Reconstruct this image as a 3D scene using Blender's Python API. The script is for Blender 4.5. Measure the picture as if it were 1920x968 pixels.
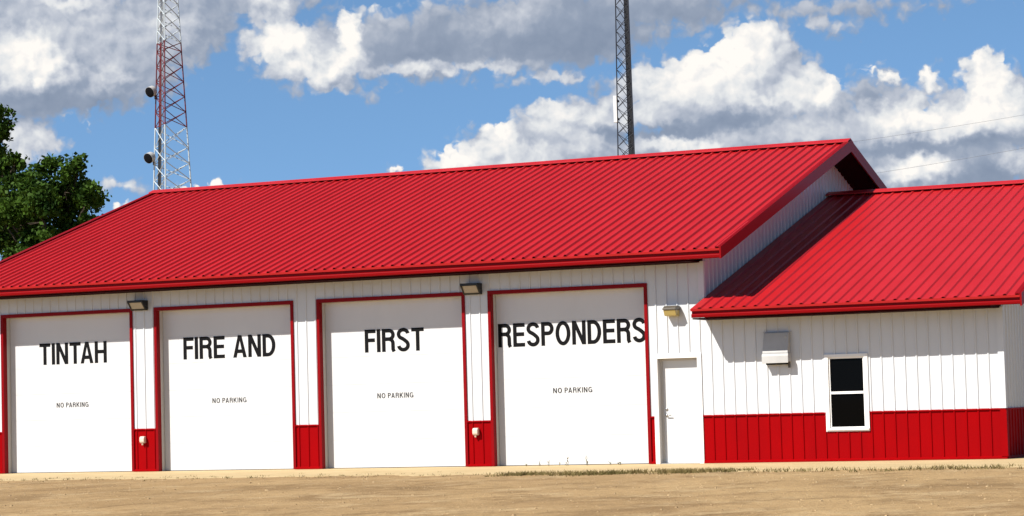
import bpy, bmesh, math, random
from mathutils import Vector, Matrix
R = math.radians
random.seed(7)
scene = bpy.context.scene
COL = scene.collection
for o in list(bpy.data.objects):
    bpy.data.objects.remove(o, do_unlink=True)

# ------------------------------------------------------------------ camera
F_PX = 4456.82                      # focal length in pixels of a 1920 wide picture
CAM = Vector((10.998, -43.925, 1.246))
YAW, PITCH, ROLL = 0.4385, 0.0617, 0.0269
fwd0 = Vector((-math.sin(YAW), math.cos(YAW), 0)); right0 = Vector((math.cos(YAW), math.sin(YAW), 0)); up0 = Vector((0, 0, 1))
FWD = fwd0 * math.cos(PITCH) + up0 * math.sin(PITCH)
upp = up0 * math.cos(PITCH) - fwd0 * math.sin(PITCH)
RIGHT = right0 * math.cos(ROLL) - upp * math.sin(ROLL)
UP = upp * math.cos(ROLL) + right0 * math.sin(ROLL)
cd = bpy.data.cameras.new("camera"); cam = bpy.data.objects.new("camera", cd); COL.objects.link(cam)
M = Matrix((RIGHT, UP, -FWD)).transposed().to_4x4(); M.translation = CAM
cam.matrix_world = M
cd.sensor_fit = 'HORIZONTAL'; cd.sensor_width = 36; cd.lens = F_PX / 1920 * 36
cd.clip_start = 0.1; cd.clip_end = 8000
scene.camera = cam

# ------------------------------------------------------------------ light
SUN_EL, SUN_AZ = R(44.0), R(28.3)   # the light travels towards +X, +Y and down
EXPO = 0.60
sd = bpy.data.lights.new("sun", 'SUN'); sun = bpy.data.objects.new("sun", sd); COL.objects.link(sun)
sd.energy = 5.0; sd.angle = R(0.5); sd.color = (1.0, 0.955, 0.88)
ldir = Vector((math.sin(SUN_AZ) * math.cos(SUN_EL), math.cos(SUN_AZ) * math.cos(SUN_EL), -math.sin(SUN_EL)))
sun.rotation_euler = ldir.to_track_quat('-Z', 'Y').to_euler()
sun.location = (-20, -40, 40)
vs = scene.view_settings
vs.view_transform = 'Standard'; vs.look = 'None'; vs.exposure = EXPO; vs.gamma = 1; vs.use_curve_mapping = False

# ------------------------------------------------------------------ world: sky texture with cumulus and grey cloud masses
SKY_STRENGTH = 0.10
def azel(px, py):
    d = FWD * F_PX + RIGHT * (px - 960) - UP * (py - 484)
    d.normalize()
    return math.degrees(math.atan2(d.x, d.y)) + 25.0, math.degrees(math.asin(d.z))
PPD = 77.8                          # photo pixels per degree of sky
COVER = [  # sky directions that carry cloud: centre and radii (in photo pixels, turned into degrees of sky)
 (60,90,240,150),(180,115,190,95),(330,40,130,95),(50,255,75,45),(480,0,160,50),
 (172,222,9,14),(132,222,16,10),(265,213,6,16),(383,146,4,8),
 (545,85,115,52),(545,130,70,38),(610,150,95,35),(690,180,18,12),(760,85,260,72),(820,138,120,24),(1000,60,300,85),
 (1200,10,260,58),(1560,18,190,28),(1555,45,80,24),(1750,5,90,18),(1040,148,95,20),(655,60,28,50),(1230,65,90,12),
 (860,312,80,38),(915,285,65,50),(948,250,22,34),(1000,245,60,38),(1055,222,95,46),(1050,280,190,80),(1130,230,90,60),
 (1200,160,90,46),(1300,132,65,42),(1395,95,62,50),(1443,76,50,50),(1470,112,50,62),(1505,150,50,45),(1535,128,8,24),(1350,200,210,90),
 (1570,190,70,48),(1640,195,80,42),(1628,134,22,17),(1664,143,24,13),(1740,142,30,25),(1720,182,75,34),(1790,195,50,36),
 (1845,140,44,48),(1890,172,60,46),(1850,230,140,80),(1500,265,520,72),(1780,310,260,70),
 (250,390,52,22),(370,353,14,8),(405,352,15,7),(445,346,8,6),(335,360,40,8),(230,345,55,18),(745,324,12,6),
 (20,300,60,30),(1645,172,95,38),(1455,140,60,40),(1120,262,60,40),(620,135,60,45),(1215,258,80,40),(1640,150,70,26),(1740,165,45,30)]
BRIGHT = [  # where the clouds are whiter (+) or greyer (-)
 (45,120,95,70,.62),(105,130,70,55,.30),(30,65,90,30,.22),(210,140,60,42,.28),(130,6,110,20,.30),(170,60,240,70,.12),(150,200,190,38,-.14),(350,60,90,60,.06),
 (172,225,14,18,.40),(130,222,22,14,.32),(60,275,90,50,.36),(265,213,14,22,.22),(310,50,60,40,.10),
 (530,80,110,60,.66),(655,55,34,55,.70),(650,110,60,52,.62),(590,125,80,50,.36),(545,135,80,30,.2),(620,176,80,16,.26),(800,130,140,20,.40),(930,125,100,22,.30),(500,20,90,40,.30),(720,5,110,36,.24),
 (800,88,220,44,-.10),(1080,75,220,60,-.16),(1300,15,200,36,-.12),(1100,10,120,40,-.05),(960,40,60,40,.06),
 (860,300,110,48,.60),(935,250,50,52,.60),(1050,225,120,52,.36),(1400,90,110,80,.62),(1340,140,130,80,.46),(1250,150,130,64,.36),(1200,205,130,60,.24),
 (1510,160,80,60,.38),(1560,172,70,40,.46),(1628,134,20,15,.60),(1664,143,26,12,.5),(1740,142,32,24,.60),(1850,135,62,60,.66),(1885,200,110,66,.50),
 (1690,222,90,50,.50),(1430,185,90,24,.26),(1720,312,95,40,.66),(1280,272,120,22,.46),(1000,295,120,36,.36),(1110,275,60,30,.26),(1900,305,50,34,.30),
 (1790,228,110,50,.42),(1040,150,120,20,.24),(1555,45,90,20,.14),
 (1390,228,110,24,-.26),(1250,248,180,22,-.22),(1610,182,70,26,-.12),(1700,272,280,16,-.14),(1130,245,120,14,-.1),(1850,335,120,40,-.14),(1500,290,160,30,-.10),
 (1500,235,460,100,.12),(200,100,260,120,.05),(1760,180,140,60,.12),
 (250,385,70,30,.60),(380,352,90,16,.60),(230,345,70,22,.22),(745,324,16,10,.5)]
world = bpy.data.worlds.new("World"); scene.world = world; world.use_nodes = True
wt = world.node_tree; wt.nodes.clear()
def wn(kind, **kw):
    n = wt.nodes.new(kind)
    for k, v in kw.items(): setattr(n, k, v)
    return n
def wmath(op, a, b=None, c=None, clamp=False):
    n = wn('ShaderNodeMath', operation=op, use_clamp=clamp)
    for i, v in enumerate((a, b, c)):
        if v is None: continue
        if isinstance(v, (int, float)): n.inputs[i].default_value = v
        else: wt.links.new(v, n.inputs[i])
    return n.outputs[0]
def wvec(op, a, b=None, c=None):
    n = wn('ShaderNodeVectorMath', operation=op)
    for i, v in enumerate((a, b, c)):
        if v is None: continue
        if isinstance(v, (tuple, list)): n.inputs[i].default_value = v
        else: wt.links.new(v, n.inputs[i])
    return n.outputs['Value'] if op == 'LENGTH' else n.outputs[0]
def wnoise(vec, scale, detail=4, rough=.55, lac=2.0):
    n = wn('ShaderNodeTexNoise'); n.noise_dimensions = '3D'
    n.inputs['Scale'].default_value = scale; n.inputs['Detail'].default_value = detail
    n.inputs['Roughness'].default_value = rough; n.inputs['Lacunarity'].default_value = lac
    wt.links.new(vec, n.inputs['Vector']); return n
def wsmooth(v, a, b, lo=0.0, hi=1.0):
    n = wn('ShaderNodeMapRange', interpolation_type='SMOOTHSTEP')
    wt.links.new(v, n.inputs[0]); n.inputs[1].default_value = a; n.inputs[2].default_value = b
    n.inputs[3].default_value = lo; n.inputs[4].default_value = hi
    return n.outputs[0]
tc = wn('ShaderNodeTexCoord'); sep = wn('ShaderNodeSeparateXYZ'); wt.links.new(tc.outputs['Generated'], sep.inputs[0])
az = wmath('MULTIPLY_ADD', wmath('ARCTAN2', sep.outputs[0], sep.outputs[1]), 57.29578, 25.0)
el = wmath('MULTIPLY', wmath('ARCSINE', sep.outputs[2]), 57.29578)
comb = wn('ShaderNodeCombineXYZ'); wt.links.new(az, comb.inputs[0]); wt.links.new(el, comb.inputs[1])
P0 = comb.outputs[0]
def warp(p, amp_big, amp_small):
    a = wvec('SUBTRACT', wnoise(p, 0.9, 3).outputs['Color'], (.5, .5, .5))
    q = wvec('MULTIPLY_ADD', a, (amp_big, amp_big * .8, 0), p)
    b = wvec('SUBTRACT', wnoise(p, 3.4, 3, .5).outputs['Color'], (.5, .5, .5))
    return wvec('MULTIPLY_ADD', b, (amp_small, amp_small, 0), q)
def blob_len(p, cx, cy, rx, ry):
    u, v = azel(cx, cy); iu, iv = PPD / rx, PPD / ry
    return wvec('LENGTH', wvec('MULTIPLY_ADD', p, (iu, iv, 0), (-u * iu, -v * iv, 0)))
def cover_field(p):
    w = warp(p, .62, .30)
    acc = None
    for cx, cy, rx, ry in COVER:
        m = min(rx, ry) / PPD
        d = wmath('MULTIPLY_ADD', blob_len(w, cx, cy, rx, ry), -m, m)
        acc = d if acc is None else wmath('SMOOTH_MAX', acc, d, .10)
    # scattered clouds over the rest of the sky, above and beside what the picture shows
    far = wsmooth(wnoise(wvec('MULTIPLY', p, (.05, .09, 1)), 1.0, 5, .6).outputs[0], .40, .62, -.9, .9)
    au = wmath('ABSOLUTE', az)
    side = wsmooth(au, 13.5, 20, 0, 1)
    high = wsmooth(el, 10.4, 14, 0, 1)
    mask = wmath('MULTIPLY', wmath('MAXIMUM', side, high), wmath('MULTIPLY', wsmooth(au, 40, 70, 1, 0), wsmooth(el, 30, 45, 1, 0)))
    far = wmath('ADD', far, wmath('MULTIPLY_ADD', mask, 2.0, -2.0))
    acc = wmath('SMOOTH_MAX', acc, far, .1)
    # billows
    vo = wn('ShaderNodeTexVoronoi', feature='SMOOTH_F1'); vo.voronoi_dimensions = '2D'
    vo.inputs['Scale'].default_value = 2.0; vo.inputs['Detail'].default_value = 2.2; vo.inputs['Roughness'].default_value = .5
    vo.inputs['Smoothness'].default_value = .35
    wt.links.new(w, vo.inputs['Vector'])
    bil = wmath('MULTIPLY_ADD', vo.outputs['Distance'], -.42, .23)
    fb = wmath('MULTIPLY_ADD', wnoise(w, 2.0, 4, .5).outputs[0], .22, -.07)
    return wmath('ADD', wmath('ADD', acc, .05), wmath('ADD', bil, fb)), w
d0, W0 = cover_field(P0)
d1, _ = cover_field(wvec('ADD', P0, (-.12, .19, 0)))
relief = wmath('SUBTRACT', d0, d1)
br = None
WB = warp(P0, .8, .55)
for cx, cy, rx, ry, wgt in BRIGHT:
    t = wsmooth(blob_len(WB, cx, cy, rx, ry), .15, 1.0, wgt, 0.0)
    br = t if br is None else wmath('ADD', br, t)
mott = wmath('MULTIPLY_ADD', wnoise(W0, .8, 3, .45).outputs[0], .30, -.15)
base = wmath('ADD', wmath('ADD', br, .27), mott)
amp = wmath('MULTIPLY_ADD', base, .95, .02, clamp=False)
amp = wmath('MINIMUM', wmath('MAXIMUM', amp, .10), .80)
shade = wmath('MULTIPLY_ADD', relief, amp, base)
ramp = wn('ShaderNodeValToRGB'); wt.links.new(shade, ramp.inputs[0])
K = 1.0 / (SKY_STRENGTH * 2 ** EXPO)
cr_ = ramp.color_ramp; cr_.interpolation = 'LINEAR'
cr_.elements[0].position = 0.0; cr_.elements[0].color = (.21, .27, .38, 1)
cr_.elements[1].position = 1.0; cr_.elements[1].color = (1.02, .98, .93, 1)
for pos, c in ((.22, (.31, .37, .48)), (.45, (.54, .58, .66)), (.68, (.78, .80, .82))):
    e = cr_.elements.new(pos); e.color = (*c, 1)
ccol = wn('ShaderNodeVectorMath', operation='SCALE'); wt.links.new(ramp.outputs[0], ccol.inputs[0]); ccol.inputs['Scale'].default_value = K
soft = wsmooth(base, .25, .75, .34, .10)           # bright cumulus has crisp edges, grey masses fray out
al = wn('ShaderNodeMapRange', interpolation_type='SMOOTHSTEP'); wt.links.new(d0, al.inputs[0]); al.inputs[1].default_value = -.02
wt.links.new(soft, al.inputs[2])
sky = wn('ShaderNodeTexSky'); sky.sky_type = 'NISHITA'; sky.sun_disc = False
sky.sun_elevation = SUN_EL; sky.sun_rotation = math.pi + SUN_AZ
sky.air_density = 1.0; sky.dust_density = .4; sky.ozone_density = 2.0; sky.altitude = 300
# the clear air between the clouds: the sky texture is read a little above the sight line, where it is bluer
lift = wvec('ADD', tc.outputs['Generated'], (0, 0, .22))
wt.links.new(wvec('NORMALIZE', lift), sky.inputs['Vector'])
tint = wn('ShaderNodeVectorMath', operation='SCALE'); tint.inputs[0].default_value = (.83, 1.01, 1.07)
wt.links.new(wsmooth(el, 2, 40, 1.08, .36), tint.inputs['Scale'])
skyg = wvec('MULTIPLY', sky.outputs[0], tint.outputs[0])
mix = wn('ShaderNodeMix', data_type='RGBA'); wt.links.new(al.outputs[0], mix.inputs[0])
wt.links.new(skyg, mix.inputs[6]); wt.links.new(ccol.outputs[0], mix.inputs[7])
bg = wn('ShaderNodeBackground'); bg.inputs[1].default_value = SKY_STRENGTH
wt.links.new(mix.outputs[2], bg.inputs[0])
wo = wn('ShaderNodeOutputWorld'); wt.links.new(bg.outputs[0], wo.inputs[0])
world.cycles.sampling_method = 'MANUAL'; world.cycles.sample_map_resolution = 1024

# ------------------------------------------------------------------ materials
def mat(name, col, rough=.5, spec=.5, metal=0.0):
    m = bpy.data.materials.new(name); m.use_nodes = True
    b = m.node_tree.nodes['Principled BSDF']
    b.inputs['Base Color'].default_value = (*col, 1); b.inputs['Roughness'].default_value = rough
    b.inputs['Specular IOR Level'].default_value = spec; b.inputs['Metallic'].default_value = metal
    return m
def vary(m, cols, scale=(1, 1, 1), detail=5, nscale=1.0, lo=.35, hi=.65, bump=0, bscale=40, bdist=.01, rough_var=0):
    """procedural wear: the base colour drifts between two tones of the same paint"""
    t = m.node_tree; b = t.nodes['Principled BSDF']
    tc = t.nodes.new('ShaderNodeTexCoord'); mp = t.nodes.new('ShaderNodeMapping'); mp.inputs['Scale'].default_value = scale
    t.links.new(tc.outputs['Object'], mp.inputs[0])
    n = t.nodes.new('ShaderNodeTexNoise'); n.inputs['Scale'].default_value = nscale; n.inputs['Detail'].default_value = detail; n.inputs['Roughness'].default_value = .6
    t.links.new(mp.outputs[0], n.inputs['Vector'])
    r = t.nodes.new('ShaderNodeMapRange'); t.links.new(n.outputs[0], r.inputs[0]); r.inputs[1].default_value = lo; r.inputs[2].default_value = hi
    mx = t.nodes.new('ShaderNodeMix'); mx.data_type = 'RGBA'; t.links.new(r.outputs[0], mx.inputs[0])
    mx.inputs[6].default_value = (*cols[0], 1); mx.inputs[7].default_value = (*cols[1], 1)
    t.links.new(mx.outputs[2], b.inputs['Base Color'])
    if rough_var:
        rr = t.nodes.new('ShaderNodeMapRange'); t.links.new(n.outputs[0], rr.inputs[0]); base = b.inputs['Roughness'].default_value
        rr.inputs[3].default_value = base - rough_var; rr.inputs[4].default_value = base + rough_var
        t.links.new(rr.outputs[0], b.inputs['Roughness'])
    if bump:
        n2 = t.nodes.new('ShaderNodeTexNoise'); n2.inputs['Scale'].default_value = bscale; n2.inputs['Detail'].default_value = 4
        t.links.new(mp.outputs[0], n2.inputs['Vector'])
        bp = t.nodes.new('ShaderNodeBump'); bp.inputs['Strength'].default_value = bump; bp.inputs['Distance'].default_value = bdist
        t.links.new(n2.outputs[0], bp.inputs['Height']); t.links.new(bp.outputs[0], b.inputs['Normal'])
    return mx
MT = {}
MT['white'] = mat('white_siding_paint', (.80, .80, .79), .42, .4)
mxw = vary(MT['white'], ((.595, .61, .63), (.55, .56, .57)), (1, 1, .35), 5, 1.3, .45, .8, bump=.10, bscale=3, bdist=.02)
# rust-coloured weeping below the wall hood (a stain with its own outline)
def add_stain(m, x0, x1, z0, z1, col, prev):
    t = m.node_tree; tc = t.nodes.new('ShaderNodeTexCoord'); s = t.nodes.new('ShaderNodeSeparateXYZ'); t.links.new(tc.outputs['Object'], s.inputs[0])
    def band(o, a, b, f):
        r1 = t.nodes.new('ShaderNodeMapRange'); r1.interpolation_type = 'SMOOTHSTEP'; t.links.new(o, r1.inputs[0]); r1.inputs[1].default_value = a - f; r1.inputs[2].default_value = a + f
        r2 = t.nodes.new('ShaderNodeMapRange'); r2.interpolation_type = 'SMOOTHSTEP'; t.links.new(o, r2.inputs[0]); r2.inputs[1].default_value = b + f; r2.inputs[2].default_value = b - f
        mm = t.nodes.new('ShaderNodeMath'); mm.operation = 'MULTIPLY'; t.links.new(r1.outputs[0], mm.inputs[0]); t.links.new(r2.outputs[0], mm.inputs[1]); return mm.outputs[0]
    mm = t.nodes.new('ShaderNodeMath'); mm.operation = 'MULTIPLY'
    t.links.new(band(s.outputs[0], x0, x1, .02), mm.inputs[0]); t.links.new(band(s.outputs[2], z0, z1, .05), mm.inputs[1])
    n = t.nodes.new('ShaderNodeTexNoise'); mp = t.nodes.new('ShaderNodeMapping'); mp.inputs['Scale'].default_value = (14, 1, 3); t.links.new(tc.outputs['Object'], mp.inputs[0]); t.links.new(mp.outputs[0], n.inputs['Vector'])
    rr = t.nodes.new('ShaderNodeMapRange'); t.links.new(n.outputs[0], rr.inputs[0]); rr.inputs[1].default_value = .3; rr.inputs[2].default_value = .65; rr.inputs[3].default_value = .25
    m2 = t.nodes.new('ShaderNodeMath'); m2.operation = 'MULTIPLY'; t.links.new(mm.outputs[0], m2.inputs[0]); t.links.new(rr.outputs[0], m2.inputs[1])
    mx = t.nodes.new('ShaderNodeMix'); mx.data_type = 'RGBA'; t.links.new(m2.outputs[0], mx.inputs[0])
    t.links.new(prev.outputs[2], mx.inputs[6]); mx.inputs[7].default_value = (*col, 1)
    t.links.new(mx.outputs[2], t.nodes['Principled BSDF'].inputs['Base Color'])
add_stain(MT['white'], -3.83, -3.61, .95, 1.9, (.52, .41, .27), mxw)
MT['door_white'] = mat('white_door_paint', (.80, .80, .79), .38, .4)
vary(MT['door_white'], ((.60, .605, .61), (.565, .565, .565)), (1, 1, .5), 4, .9, .4, .8)
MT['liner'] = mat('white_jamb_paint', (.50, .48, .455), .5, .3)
MT['red_roof'] = mat('red_roof_paint', (.36, .014, .024), .42, .40)
vary(MT['red_roof'], ((.44, .010, .014), (.37, .007, .010)), (1, .25, .25), 5, 2.2, .3, .75, rough_var=.06)
MT['red_wall'] = mat('red_siding_paint', (.33, .003, .006), .5, .03)
vary(MT['red_wall'], ((.27, .0008, .002), (.225, .001, .0025)), (1, 1, .4), 5, 2.0, .35, .8, bump=.08, bscale=4, bdist=.02)
MT['red_trim'] = mat('red_trim_paint', (.21, .001, .003), .42, .10)
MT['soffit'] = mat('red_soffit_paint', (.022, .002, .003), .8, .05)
MT['black'] = mat('black_metal', (.012, .012, .013), .45, .4)
MT['letter'] = mat('black_vinyl', (.006, .006, .0065), .6, .08)
MT['notice'] = mat('grey_vinyl', (.03, .03, .033), .6, .1)
MT['lens'] = mat('frosted_lens', (.34, .30, .24), .3, .4)
MT['lens_yellow'] = mat('yellowed_lens', (.44, .335, .115), .3, .4)
MT['bronze'] = mat('bronze_metal', (.09, .075, .055), .45, .5)
MT['grey_box'] = mat('grey_enamel', (.60, .61, .61), .5, .2); vary(MT['grey_box'], ((.47, .465, .455), (.40, .395, .385)), (1, 1, .5), 4, 3, .4, .75)
MT['beige'] = mat('beige_plastic', (.62, .50, .42), .45, .4)
MT['glass'] = mat('dark_window_glass', (.002, .002, .002), .03, .03)
MT['vinyl'] = mat('white_vinyl', (.80, .79, .77), .35, .4)
MT['steel'] = mat('brushed_steel', (.55, .55, .55), .3, .5, .9)
MT['dark_gap'] = mat('dark_rubber', (.015, .015, .015), .8, .2)
MT['galv'] = mat('white_tower_paint', (.62, .68, .70), .5, .3)
vary(MT['galv'], ((.52, .58, .61), (.38, .43, .46)), (1, 1, .4), 4, 1.5, .35, .75)
MT['tower_red'] = mat('faded_red_tower_paint', (.135, .028, .034), .7, .15)
MT['tower_dark'] = mat('dark_tower_steel', (.018, .020, .030), .55, .35)
MT['tower_grey'] = mat('grey_tower_steel', (.12, .13, .15), .55, .35)
MT['cable'] = mat('black_cable', (.02, .021, .024), .6, .3)
MT['shroud'] = mat('grey_dish_shroud', (.42, .42, .42), .5, .4)
MT['radome'] = mat('dark_radome', (.008, .008, .010), .8, .05)
MT['panel_white'] = mat('white_antenna_shell', (.82, .82, .80), .4, .4)
MT['wood'] = mat('grey_utility_pole_wood', (.16, .12, .085), .85, .2)
MT['bark'] = mat('grey_brown_bark', (.075, .058, .042), .9, .15); vary(MT['bark'], ((.09, .07, .05), (.045, .035, .026)), (6, 6, 1), 5, 3, .3, .7, bump=.5, bscale=6, bdist=.03)

def leaf_mat(name, c0, c1, tr=.30):
    m = mat(name, c0, .6, .08); mx = vary(m, (c0, c1), (1, 1, 1), 4, 1.1, .35, .65)
    t = m.node_tree; b = t.nodes['Principled BSDF']; out = t.nodes['Material Output']
    ts = t.nodes.new('ShaderNodeBsdfTranslucent'); t.links.new(mx.outputs[2], ts.inputs[0])
    ms = t.nodes.new('ShaderNodeMixShader'); ms.inputs[0].default_value = tr
    t.links.new(b.outputs[0], ms.inputs[1]); t.links.new(ts.outputs[0], ms.inputs[2]); t.links.new(ms.outputs[0], out.inputs[0])
    return m
MT['leaf'] = leaf_mat('tree_leaves', (.012, .034, .005), (.062, .118, .013), .18)  # tones spread apart so lit clumps and dark shade are in the colour
MT['grass'] = leaf_mat('dry_grass_blades', (.235, .175, .075), (.115, .098, .034), .15)
MT['weed'] = leaf_mat('weed_leaves', (.12, .12, .045), (.20, .165, .075), .2)

def ground_mat():
    m = mat('tan_gravel', (.33, .23, .12), .95, .1); t = m.node_tree; b = t.nodes['Principled BSDF']; L = t.links
    tc = t.nodes.new('ShaderNodeTexCoord')
    def noise(scale, ns, det=6, rough=.6):
        mp = t.nodes.new('ShaderNodeMapping'); mp.inputs['Scale'].default_value = scale; mp.inputs['Rotation'].default_value = (0, 0, R(4)); L.new(tc.outputs['Object'], mp.inputs[0])
        n = t.nodes.new('ShaderNodeTexNoise'); n.inputs['Scale'].default_value = ns; n.inputs['Detail'].default_value = det; n.inputs['Roughness'].default_value = rough
        L.new(mp.outputs[0], n.inputs['Vector']); return n.outputs[0]
    def rng(v, a, b_, c=0, d=1):
        r = t.nodes.new('ShaderNodeMapRange'); L.new(v, r.inputs[0]); r.inputs[1].default_value = a; r.inputs[2].default_value = b_; r.inputs[3].default_value = c; r.inputs[4].default_value = d; return r.outputs[0]
    def mixc(f, a, b_, blend='MIX'):
        x = t.nodes.new('ShaderNodeMix'); x.data_type = 'RGBA'; x.blend_type = blend
        if isinstance(f, float): x.inputs[0].default_value = f
        else: L.new(f, x.inputs[0])
        for i, v in ((6, a), (7, b_)):
            if isinstance(v, tuple): x.inputs[i].default_value = (*v, 1)
            else: L.new(v, x.inputs[i])
        return x.outputs[2]
    c = mixc(rng(noise((.30, .20, 1), 1.0), .38, .64), (.43, .285, .140), (.32, .203, .096))
    c = mixc(rng(noise((.45, .22, 1), 1.0, 8, .66), .50, .60, 0, .85), c, (.20, .118, .053))      # wheel-worn darker patches
    c = mixc(rng(noise((.9, .55, 1), 1.0, 8, .7), .52, .62, 0, .65), c, (.155, .092, .041))
    c = mixc(rng(noise((.7, .35, 1), 1.3, 8, .7), .52, .64, 0, .8), c, (.50, .36, .20))          # paler dust
    c = mixc(rng(noise((1, 1, 1), 5, 5, .7), .52, .68, 0, .6), c, (.16, .10, .047))                 # gravel clumps
    c = mixc(rng(noise((1, 1, 1), 26, 3, .7), .35, .65, 0, .40), c, (.48, .34, .18))
    c = mixc(rng(noise((1, 1, 1), 18, 3, .6), .60, .68, 0, .8), c, (.10, .065, .033))
    L.new(c, b.inputs['Base Color'])
    bp = t.nodes.new('ShaderNodeBump'); bp.inputs['Strength'].default_value = .7; bp.inputs['Distance'].default_value = .09
    h = t.nodes.new('ShaderNodeMath'); h.operation = 'ADD'; L.new(noise((1, 1, 1), 2.2, 6, .65), h.inputs[0]); L.new(rng(noise((1, 1, 1), 45, 3), 0, 1, 0, .35), h.inputs[1])
    L.new(h.outputs[0], bp.inputs['Height']); L.new(bp.outputs[0], b.inputs['Normal'])
    return m
MT['gravel'] = ground_mat()
MT['stone'] = mat('tan_stone', (.36, .25, .13), .9, .1); vary(MT['stone'], ((.43, .31, .175), (.26, .175, .092)), (1, 1, 1), 2, 9, .4, .6)
MT['concrete'] = mat('dusty_concrete', (.50, .41, .24), .9, .15)
vary(MT['concrete'], ((.55, .42, .235), (.43, .315, .165)), (.6, 1.5, 1), 7, 1.5, .35, .7, bump=.35, bscale=25, bdist=.01)

# ------------------------------------------------------------------ mesh helpers
ORIGIN = {}
class MB:
    def __init__(s): s.v = []; s.f = []
    def add(s, vs, fs):
        k = len(s.v); s.v += [tuple(p) for p in vs]; s.f += [tuple(i + k for i in f) for f in fs]; return s
    def box(s, x0, x1, y0, y1, z0, z1):
        return s.add([(x0,y0,z0),(x1,y0,z0),(x1,y1,z0),(x0,y1,z0),(x0,y0,z1),(x1,y0,z1),(x1,y1,z1),(x0,y1,z1)],
                     [(0,3,2,1),(4,5,6,7),(0,1,5,4),(1,2,6,5),(2,3,7,6),(3,0,4,7)])
    def prism(s, prof, a, b, axis='x'):
        """closed profile extruded along an axis; prof holds (y,z) for x, (x,z) for y, (x,y) for z"""
        n = len(prof)
        def P(q, t): return (t, q[0], q[1]) if axis == 'x' else ((q[0], t, q[1]) if axis == 'y' else (q[0], q[1], t))
        vs = [P(q, a) for q in prof] + [P(q, b) for q in prof]
        fs = [tuple(range(n))[::-1], tuple(range(n, 2 * n))] + [(i, (i + 1) % n, n + (i + 1) % n, n + i) for i in range(n)]
        return s.add(vs, fs)
    def tube(s, pts, rads, n=6, cap=True):
        pts = [Vector(p) for p in pts]
        if isinstance(rads, (int, float)): rads = [rads] * len(pts)
        rings = []
        for i, p in enumerate(pts):
            t = (pts[min(i + 1, len(pts) - 1)] - pts[max(i - 1, 0)]).normalized()
            a = t.cross(Vector((0, 0, 1)) if abs(t.z) < .95 else Vector((1, 0, 0))).normalized(); b = t.cross(a)
            rings.append([p + (a * math.cos(2 * math.pi * j / n) + b * math.sin(2 * math.pi * j / n)) * rads[i] for j in range(n)])
        vs = [q for r in rings for q in r]; fs = []
        for i in range(len(pts) - 1):
            for j in range(n): fs.append((i*n+j, i*n+(j+1)%n, (i+1)*n+(j+1)%n, (i+1)*n+j))
        if cap: fs += [tuple(range(n))[::-1], tuple(range((len(pts)-1)*n, len(pts)*n))]
        return s.add(vs, fs)
    def build(s, name, m, parent=None, smooth=False, bevel=0.0):
        off = ORIGIN.get(parent.name, Vector((0, 0, 0))) if parent else Vector((0, 0, 0))
        me = bpy.data.meshes.new(name); me.from_pydata([tuple(Vector(p) - off) for p in s.v], [], s.f); me.update()
        bm = bmesh.new(); bm.from_mesh(me); bmesh.ops.recalc_face_normals(bm, faces=bm.faces)
        bm.to_mesh(me); bm.free()
        if smooth:
            for p in me.polygons: p.use_smooth = True
        o = bpy.data.objects.new(name, me); COL.objects.link(o)
        if m is not None: me.materials.append(MT[m] if isinstance(m, str) else m)
        if parent: o.parent = parent
        ORIGIN[o.name] = off
        if bevel:
            b = o.modifiers.new('bevel', 'BEVEL'); b.width = bevel; b.segments = 2; b.limit_method = 'ANGLE'
        return o
def empty(name, loc, label, cat, group=None):
    o = bpy.data.objects.new(name, None); COL.objects.link(o); o.location = loc; o.empty_display_size = .3
    ORIGIN[o.name] = Vector(loc); return tag(o, label, cat, group)
def tag(o, label, cat, group=None):
    o['label'] = label; o['category'] = cat
    if group: o['group'] = group
    return o
def struct(name, mb, m):
    o = mb.build(name, m); o['kind'] = 'structure'; return o

# ------------------------------------------------------------------ ground
g = MB(); S = 3000.0
g.add([(-S, -S, -.008), (S, -S, -.008), (S, S, -.008), (-S, S, -.008)], [(0, 1, 2, 3)])
struct('ground', g, 'gravel')
# apron: pale dusty concrete in front of the hall, with a ragged edge where gravel has washed over it
rng = random.Random(3); ap = MB(); top = []; N = 620; X0, X1 = -40.0, 22.0
e = 0
for i in range(N + 1):
    x = X0 + (X1 - X0) * i / N
    e = .86 * e + rng.uniform(-.22, .22)
    top.append((x, -4.75 + e * .8 + .25 * math.sin(x * .35)))
vs = [(x, y, 0.0) for x, y in top] + [(x, 2.0, 0.0) for x, y in top] + [(x, y - .06, -.012) for x, y in top]
n1 = N + 1
fs = [(i, i + 1, n1 + i + 1, n1 + i) for i in range(N)] + [(2*n1 + i, 2*n1 + i + 1, i + 1, i) for i in range(N)]
ap.add(vs, fs); struct('concrete_apron', ap, 'concrete')

# ------------------------------------------------------------------ the fire hall
PITCH_R = .2286
XL, XG = -23.0, -5.454                      # gable walls of the main hall
RL, RR = -23.62, -4.793                     # its roof ends
ZE, ZEB, OH, YR, ZR = 4.173, 3.975, .767, 8.0, 6.993
SL = (ZR - ZE) / (YR + OH)
AXR, ARR = .425, .994                       # annex end wall, annex roof end
ZE2, ZE2B, OH2, Y2, Z2 = 3.015, 2.834, .80, 8.25, 5.822
SL2 = (Z2 - ZE2) / (Y2 + OH2)
ZW = .932
hall = empty('fire_hall', (-9.0, 0, 0), 'white ribbed metal fire hall with red roofs, red wainscot and four overhead doors', 'fire station')

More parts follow.
